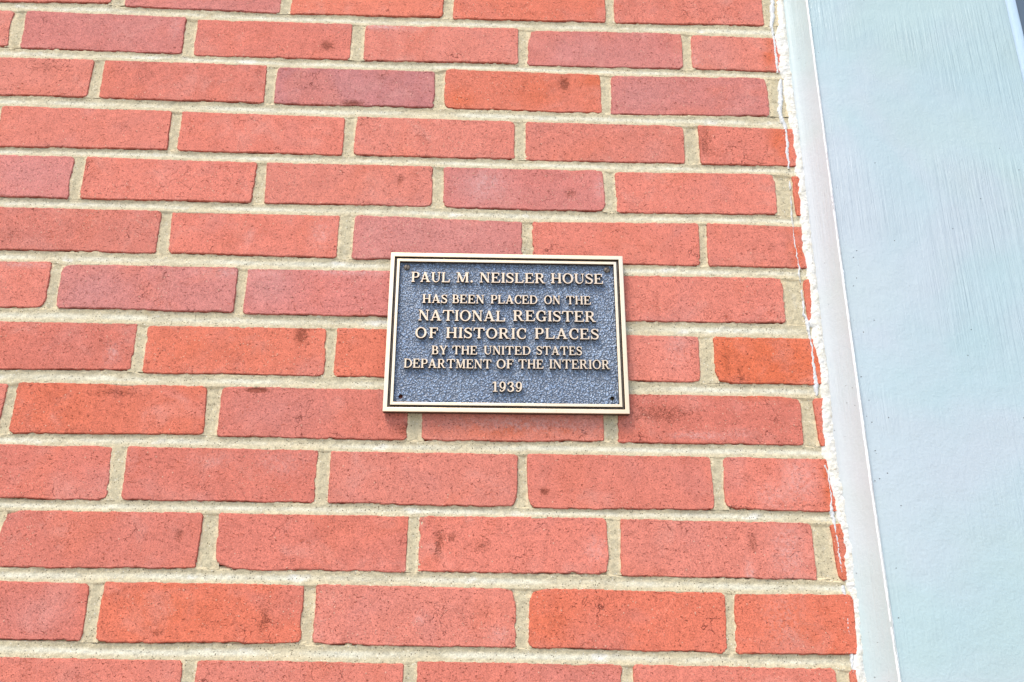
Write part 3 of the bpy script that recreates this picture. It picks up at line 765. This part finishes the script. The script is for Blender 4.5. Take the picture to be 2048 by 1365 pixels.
# ------------------------------------------------------------------ lettering: serif capitals drawn as solids
ST, TH, HS, EX = 0.175, 0.082, 0.070, 0.085


def glyph_mask(ch, X, Y):
    def Rr(x0, y0, x1, y1): return (X >= x0) & (X <= x1) & (Y >= y0) & (Y <= y1)
    def El(cx, cy, rx, ry): return ((X - cx) / rx) ** 2 + ((Y - cy) / ry) ** 2 <= 1
    def Ln(x0, y0, x1, y1, w):
        xc = x0 + (Y - y0) / (y1 - y0) * (x1 - x0)
        return (np.abs(X - xc) <= w / 2) & (Y >= min(y0, y1)) & (Y <= max(y0, y1))
    def stem(x, w=ST, bot=True, top=True):
        m = Rr(x, 0, x + w, 1)
        if bot: m |= Rr(x - EX, 0, x + w + EX, HS)
        if top: m |= Rr(x - EX, 1 - HS, x + w + EX, 1)
        return m
    def bowl(x0, y0, y1, x1, w=ST):
        ry = (y1 - y0) / 2; yc = (y0 + y1) / 2; rx = min(ry * 1.05, x1 - x0); xc = x1 - rx
        o = Rr(x0, y0, xc, y1) | (El(xc, yc, rx, ry) & (X >= xc))
        i = Rr(x0, y0 + TH, xc, y1 - TH) | (El(xc, yc, rx - w, ry - TH) & (X >= xc))
        return o & ~i
    def stroke(pts, ws):
        m = np.zeros(X.shape, bool)
        pts = np.array(pts, float); ws = np.array(ws, float)
        # Catmull-Rom through the points
        P = np.vstack([2 * pts[0] - pts[1], pts, 2 * pts[-1] - pts[-2]])
        for i in range(len(pts) - 1):
            for k in range(14):
                t = k / 14
                a, b, c, d = P[i], P[i + 1], P[i + 2], P[i + 3]
                q = 0.5 * (2 * b + (c - a) * t + (2 * a - 5 * b + 4 * c - d) * t * t + (3 * b - a - 3 * c + d) * t ** 3)
                w = ws[i] * (1 - t) + ws[i + 1] * t
                m |= El(q[0], q[1], w / 2, w / 2)
        return m
    def beak(xa, xb, y0, y1, down):     # wedge terminal
        t = (Y - y0) / (y1 - y0)
        if down: t = 1 - t
        w = (xb - xa) * (0.55 + 0.45 * (1 - np.clip(t, 0, 1)))
        return (X <= xb) & (X >= xb - w) & (Y >= y0) & (Y <= y1)
    if ch == 'A':
        return Ln(.13, 0, .45, 1, TH * 1.25) | Ln(.80, 0, .44, 1, ST * 1.12) | Rr(.22, .27, .70, .27 + TH) | Rr(0, 0, .27, HS) | Rr(.58, 0, .98, HS), .98
    if ch == 'B':
        return stem(.09, top=False) & Rr(-1, 0, .3, 1) | Rr(0, 0, .3, HS) | Rr(0, 1 - HS, .3, 1) | bowl(.2, .5 - TH / 2, 1, .70) | bowl(.2, 0, .5 + TH / 2, .78), .80
    if ch in 'CG':
        o = El(.48, .5, .46, .52) & ~El(.50, .5, .46 - ST, .52 - TH)
        o &= ~Rr(.56, .34, 1.2, .64)
        o &= ~Rr(.80, 0, 1.2, 1)
        o |= beak(.72, .82, .62, 1.0, False)
        if ch == 'G':
            o |= Rr(.66, .02, .66 + ST, .42) | Rr(.54, .42 - HS, .94, .42)
            return o, .95
        o |= Rr(.70, .16, .80, .30) & Ln(.70, 0, .84, .36, .14)
        return o, .86
    if ch == 'D':
        return stem(.09) & Rr(-1, 0, .3, 1) | bowl(.2, 0, 1, .95), .97
    if ch in 'EF':
        o = stem(.09) | Rr(.1, 1 - TH, .74, 1) | beak(.64, .74, .72, 1, False) | Rr(.2, .5 - TH / 2, .54, .5 + TH / 2) | Rr(.49, .37, .55, .63)
        if ch == 'E':
            return o | Rr(.1, 0, .76, TH) | (Ln(.79, .3, .75, 0, .10) & Rr(0, 0, 1, .28)), .81
        return o, .78
    if ch == 'H': return stem(.09) | stem(.70) | Rr(.2, .5 - TH / 2, .8, .5 + TH / 2), .97
    if ch == 'I': return stem(.09), .355
    if ch == 'L': return stem(.09) | Rr(.1, 0, .74, TH) | (Ln(.78, .34, .73, 0, .10) & Rr(0, 0, 1, .31)), .78
    if ch == 'M':
        return Rr(.11, 0, .11 + TH, 1) | Rr(0, 0, .28, HS) | Rr(0, 1 - HS, .25, 1) | Ln(.18, 1, .56, .04, ST) | Ln(.56, .04, .90, 1, TH * 1.1) | stem(.86, ST) | Rr(.48, .04, .64, .12) & El(.56, .1, .09, .1), 1.13
    if ch == 'N':
        return Rr(.11, 0, .11 + TH, 1) | Rr(0, 0, .29, HS) | Rr(0, 1 - HS, .28, 1) | Ln(.17, 1, .80, 0, ST * 1.15) | Rr(.74, 0, .74 + TH, 1) | Rr(.62, 1 - HS, .94, 1), .95
    if ch == 'O': return El(.49, .5, .48, .52) & ~El(.49, .5, .48 - ST, .52 - TH), .98
    if ch == 'P': return stem(.09) & (Rr(-1, 0, .38, 1)) | bowl(.2, .43, 1, .78), .80
    if ch == 'R': return stem(.09) | bowl(.2, .46, 1, .76) | Ln(.44, .5, .76, 0, ST * 1.05) | Rr(.64, 0, .96, HS), .96
    if ch == 'S':
        o = stroke([(.64, .80), (.52, .93), (.36, .955), (.19, .88), (.15, .74), (.26, .60), (.46, .49), (.62, .38), (.65, .22), (.54, .07), (.36, .04), (.19, .09), (.10, .24)],
                   [.07, .08, .09, .12, .15, .17, .175, .17, .15, .12, .09, .08, .07])
        return o | Rr(.63, .68, .70, 1.0) | Rr(.06, 0, .13, .32), .74
    if ch == 'T':
        o = stem(.355, top=False) | Rr(0.02, 1 - TH, .865, 1)
        return o | (Ln(.05, 1, .0, .70, .10) & Rr(-.1, .72, 1, 1)) | (Ln(.84, 1, .885, .70, .10) & Rr(0, .72, 1, 1)), .885
    if ch == 'U':
        o = Rr(.09, .36, .09 + ST, 1) | Rr(0, 1 - HS, .36, 1) | Rr(.73, .36, .73 + TH, 1) | Rr(.62, 1 - HS, .92, 1)
        b = El(.45, .36, .362, .38) & ~El(.50, .36, .235, .38 - TH) & (Y <= .36)
        return o | b, .92
    if ch == 'Y':
        return Ln(.14, 1, .46, .42, ST * 1.1) | Ln(.78, 1, .50, .42, TH * 1.2) | Rr(.385, 0, .385 + ST, .46) | Rr(.30, 0, .65, HS) | Rr(0, 1 - HS, .34, 1) | Rr(.62, 1 - HS, .92, 1), .92
    if ch == '1': return Rr(.22, 0, .22 + ST, 1) | Rr(.08, 0, .54, HS) | Ln(.06, .80, .24, .98, .12), .58
    if ch == '3':
        return stroke([(.10, .78), (.20, .92), (.36, .95), (.50, .86), (.51, .70), (.40, .57), (.28, .53)], [.15, .09, .09, .15, .17, .12, .08]) | \
            stroke([(.28, .52), (.44, .48), (.55, .36), (.54, .18), (.38, .05), (.20, .06), (.09, .20)], [.08, .12, .17, .18, .10, .09, .15]), .68
    if ch == '9':
        o = El(.32, .66, .29, .35) & ~El(.32, .66, .29 - .15, .35 - TH)
        return o | stroke([(.54, .62), (.53, .40), (.44, .18), (.30, .05), (.17, .05), (.11, .15)], [.15, .16, .13, .09, .09, .13]), .68
    if ch == '.': return El(.13, .1, .105, .105), .27
    return Rr(0, 0, .5, 1), .55


def simplify(P, tol=0.0028):
    """Douglas-Peucker"""
    if len(P) < 3: return P
    a, b = P[0], P[-1]
    d = b - a; n_ = np.hypot(*d) + 1e-12
    e = P - a
    dist = np.abs(d[0] * e[:, 1] - d[1] * e[:, 0]) / n_
    i = int(np.argmax(dist))
    if dist[i] < tol: return np.array([a, b])
    return np.vstack([simplify(P[:i + 1], tol)[:-1], simplify(P[i:], tol)])


def contour_loops(ch):
    """mask -> blurred field -> marching squares loops in cap-height units"""
    res = 110
    x = np.arange(-0.2, 1.35, 1 / res); y = np.arange(-0.16, 1.18, 1 / res)
    X, Y = np.meshgrid(x, y, indexing='ij')
    msk, w = glyph_mask(ch, X, Y)
    f = msk.astype(float)
    for _ in range(2):
        f = (np.roll(f, 1, 0) + f + np.roll(f, -1, 0)) / 3
        f = (np.roll(f, 1, 1) + f + np.roll(f, -1, 1)) / 3
    f = f - 0.5
    seg = {}
    nx, ny = f.shape
    inside = f > 0
    ch_cells = inside[:-1, :-1].astype(int) + 2 * inside[1:, :-1] + 4 * inside[1:, 1:] + 8 * inside[:-1, 1:]
    cells = np.argwhere((ch_cells > 0) & (ch_cells < 15))
    T = {1: [(3, 0)], 2: [(0, 1)], 3: [(3, 1)], 4: [(1, 2)], 5: [(3, 2), (1, 0)], 6: [(0, 2)], 7: [(3, 2)],
         8: [(2, 3)], 9: [(2, 0)], 10: [(0, 3), (2, 1)], 11: [(2, 1)], 12: [(1, 3)], 13: [(1, 0)], 14: [(0, 3)]}
    def ept(i, j, e):
        if e == 0: key = ('h', i, j); a, b = (i, j), (i + 1, j)
        elif e == 1: key = ('v', i + 1, j); a, b = (i + 1, j), (i + 1, j + 1)
        elif e == 2: key = ('h', i, j + 1); a, b = (i, j + 1), (i + 1, j + 1)
        else: key = ('v', i, j); a, b = (i, j), (i, j + 1)
        fa, fb = f[a], f[b]; t = fa / (fa - fb)
        pos[key] = (x[a[0]] + t * (x[b[0]] - x[a[0]]), y[a[1]] + t * (y[b[1]] - y[a[1]]))
        return key
    pos = {}; nxt = {}
    for i, j in cells:
        for a, b in T[int(ch_cells[i, j])]:
            nxt[ept(i, j, a)] = ept(i, j, b)
    loops = []
    left = set(nxt)
    while left:
        k0 = k = next(iter(sorted(left)))
        lp = []
        while k in left:
            left.remove(k); lp.append(pos[k]); k = nxt.get(k)
            if k is None: break
        if len(lp) > 8:
            L = np.array(lp)
            far = int(np.argmax(((L - L[0]) ** 2).sum(1)))
            loops.append(np.vstack([simplify(L[:far + 1])[:-1], simplify(np.vstack([L[far:], L[:1]]))[:-1]]))
    xs_ = np.concatenate([l[:, 0] for l in loops])
    return loops, xs_.min(), xs_.max()


def solid_from_loops(name, loops, depth, bevel, mats):
    cu = bpy.data.curves.new(name, 'CURVE'); cu.dimensions = '2D'; cu.fill_mode = 'BOTH'
    for l in loops:
        sp = cu.splines.new('POLY'); sp.points.add(len(l) - 1)
        for i, p in enumerate(l):
            sp.points[i].co = (p[0], p[1], 0, 1)
        sp.use_cyclic_u = True
    cu.extrude = depth / 2 - bevel; cu.bevel_depth = bevel; cu.bevel_resolution = 1; cu.offset = -bevel
    tmp = bpy.data.objects.new(name, cu)
    COL.objects.link(tmp)
    dg = bpy.context.evaluated_depsgraph_get()
    me = bpy.data.meshes.new_from_object(tmp.evaluated_get(dg))
    bpy.data.objects.remove(tmp); bpy.data.curves.remove(cu)
    me.name = name
    me.materials.clear()
    for mt in mats: me.materials.append(mt)
    for p in me.polygons:
        p.material_index = 0 if p.normal.z > 0.35 else len(mats) - 1
        p.use_smooth = False
    return me


def letter_mesh(ch, loops, x0):
    """triangulated face with its holes, straight dark sides, a narrow bright shoulder"""
    from mathutils.geometry import delaunay_2d_cdt
    cap = 0.0105
    pts, edges = [], []
    for l in loops:
        b = len(pts)
        pts += [Vector((p[0], p[1])) for p in l]
        edges += [(b + i, b + (i + 1) % len(l)) for i in range(len(l))]
    vo, eo, fo, ov, oe, of = delaunay_2d_cdt(pts, edges, [], 0, 1e-6)
    C = np.array([[(vo[a].x + vo[b_].x + vo[c_].x) / 3, (vo[a].y + vo[b_].y + vo[c_].y) / 3] for a, b_, c_ in fo])
    inside = np.zeros(len(C), bool)
    for l in loops:                                    # even-odd rule over all loops
        for i in range(len(l)):
            x1, y1 = l[i]; x2, y2 = l[(i + 1) % len(l)]
            if y1 == y2: continue
            hit = ((y1 > C[:, 1]) != (y2 > C[:, 1])) & (C[:, 0] < (x2 - x1) * (C[:, 1] - y1) / (y2 - y1) + x1)
            inside ^= hit
    bm = bmesh.new()
    zt, zb = 0.002, -0.002
    tv = [bm.verts.new(((p.x - x0) * cap, p.y * cap, zt)) for p in vo]
    for k, f in enumerate(fo):
        if inside[k]:
            try:
                fc = bm.faces.new([tv[i] for i in f])
                fc.normal_update()
                if fc.normal.z < 0: fc.normal_flip()
            except ValueError: pass
    bnd = [e for e in bm.edges if len(e.link_faces) == 1]
    r = bmesh.ops.extrude_edge_only(bm, edges=bnd)
    for v in r['geom']:
        if isinstance(v, bmesh.types.BMVert): v.co.z = zb
    for v in [v for v in bm.verts if not v.link_faces]: bm.verts.remove(v)
    bm.normal_update()
    me = bpy.data.meshes.new('letter'); bm.to_mesh(me); bm.free()
    me.materials.append(M_LETTER); me.materials.append(M_DARK)
    for p in me.polygons: p.material_index = 0 if abs(p.normal.z) > 0.5 else 1
    return me


# ------------------------------------------------------------------ the plaque
plaque = thing('bronze_plaque', 'cast bronze wall plaque with raised lettering and double border on the brick wall', 'plaque')
# local frame: x right, y up, z out of the wall (towards the viewer)
PW, PH = 130.75, 92.9
RX = Matrix.Rotation(math.radians(90), 4, 'X')
RT = Matrix.Rotation(math.radians(0.55), 4, 'Z')
plaque.matrix_world = Matrix.Translation((0.0209109, -0.0012, ZO - 0.0649277)) @ RX @ RT


def pl(name, me, x=0, y=0, z=0, rot=0, sc=None):
    o = link(name, me, plaque, (x / 1000, y / 1000, z / 1000))
    if rot: o.rotation_euler = (0, 0, rot)
    if sc: o.scale = sc
    return o


def rect(x, y): return [(-x / 1000, -y / 1000), (x / 1000, -y / 1000), (x / 1000, y / 1000), (-x / 1000, y / 1000)]
def circ(cx, cy, r, n=28): return [((cx + r * math.cos(-i / n * 2 * math.pi)) / 1000, (cy + r * math.sin(-i / n * 2 * math.pi)) / 1000) for i in range(n)]


HOLES = [(-112.8, -74.9), (113.2, -74.9)]
# back plate, its rim shows dark below the frame; two fixing holes go right through
me = solid_from_loops('back_plate', [rect(PW - .3, PH - .3)] + [circ(x, y, 2.2) for x, y in HOLES], 0.0030, 0.0002, [M_DARK])
pl('back_plate', me, z=1.5)
FZ = 4.3
me = solid_from_loops('pebbled_field', [rect(PW - 10.6, PH - 10.6)] + [circ(x, y, 2.3) for x, y in HOLES], 0.0012, 0.0001, [M_FIELD, M_DARK])
pl('pebbled_field', me, z=FZ - 0.6)


def ring(name, o, i, z0, z1, bev, mats):
    me = solid_from_loops(name, [rect(PW - o, PH - o), rect(PW - i, PH - i)[::-1]], (z1 - z0) / 1000, bev, mats)
    return pl(name, me, z=(z0 + z1) / 2)


ring('outer_border', 0.0, 4.7, 3.05, 8.6, 0.0005, [M_BRONZE, M_DARK])
ring('groove', 4.72, 7.4, 3.05, 5.6, 0.0001, [M_DARK])
ring('groove_bead', 5.75, 6.35, 5.62, 6.5, 0.0001, [M_SCREW])
ring('inner_border', 7.42, 10.55, 3.05, 8.3, 0.0004, [M_BRONZE, M_DARK])

# thin cast strip behind the name
me = solid_from_loops('name_strip', [[(-.1105, .0562), (.1105, .0566), (.1105, .0713), (-.1105, .0713)]], 0.0005, 0.00008, [M_FIELD, M_DARK])
pl('name_strip', me, z=FZ + 0.2)

GL = {}
for (wd, xa, xb, yb, hh) in WORDS:
    # natural advance of the word, then scaled to its width on the plaque
    info = []
    cur = 0.0
    for ch in wd:
        if ch not in GL:
            loops, x0, x1 = contour_loops(ch)
            # unit: cap height = 1 m mesh would be scaled; build at 10 mm cap height
            me = letter_mesh(ch, loops, x0)
            GL[ch] = (me, x1 - x0)
        me, w = GL[ch]
        gap = 0.10
        info.append((me, cur, w)); cur += w + gap
    nat = cur - gap
    # width factor shared between letter widening and tracking
    k = (xb - xa) / (nat * hh)
    kw = k if 0.85 < k < 1.02 else min(max(k, 0.85), 1.02)
    track = ((xb - xa) - sum(w for _, _, w in info) * hh * kw) / max(1, len(info) - 1) if len(info) > 1 else 0
    x = xa
    thin = 0.0 if wd not in ('PAUL', 'M.', 'NEISLER', 'HOUSE') else 0.0
    for (me, _, w) in info:
        pl('letter', me, x, yb, FZ + 2.0, 0, (hh * kw / 10.5, hh / 10.5, 1))
        x += w * hh * kw + track


# slotted screws in the upper corners
def screw_mesh():
    bm = bmesh.new()
    prof = [(3.4, 0), (3.5, .9), (3.1, 1.6), (2.2, 2.0), (0.9, 2.2)]
    ringsv = []
    n = 28
    for r, z in prof:
        ringsv.append([bm.verts.new((r * math.cos(i / n * 2 * math.pi) / 1000, r * math.sin(i / n * 2 * math.pi) / 1000, z / 1000)) for i in range(n)])
    for a, b in zip(ringsv, ringsv[1:]):
        for i in range(n):
            bm.faces.new((a[i], a[(i + 1) % n], b[(i + 1) % n], b[i]))
    bm.faces.new(ringsv[-1])
    me = bpy.data.meshes.new('screw'); bm.to_mesh(me); bm.free(); me.materials.append(M_SCREW)
    for p in me.polygons: p.use_smooth = True
    return me


sm = screw_mesh()
V, F = box_np(-0.0031, 0.0031, -0.00035, 0.00035, 0.0, 0.00035)
slot_me = mesh_np('slot', V, F, mat_plain('slot_black', (0.02, 0.014, 0.01), 0.9), False)  # near-black bar laid on the screw head as its slot
for x, y, a in ((-112.4, 76.4, 1.45), (112.7, 76.8, 0.9)):
    s_ = pl('screw', sm, x, y, FZ - 0.1, a)
    sl = link('slot', slot_me, s_, (0, 0, 0.00195))
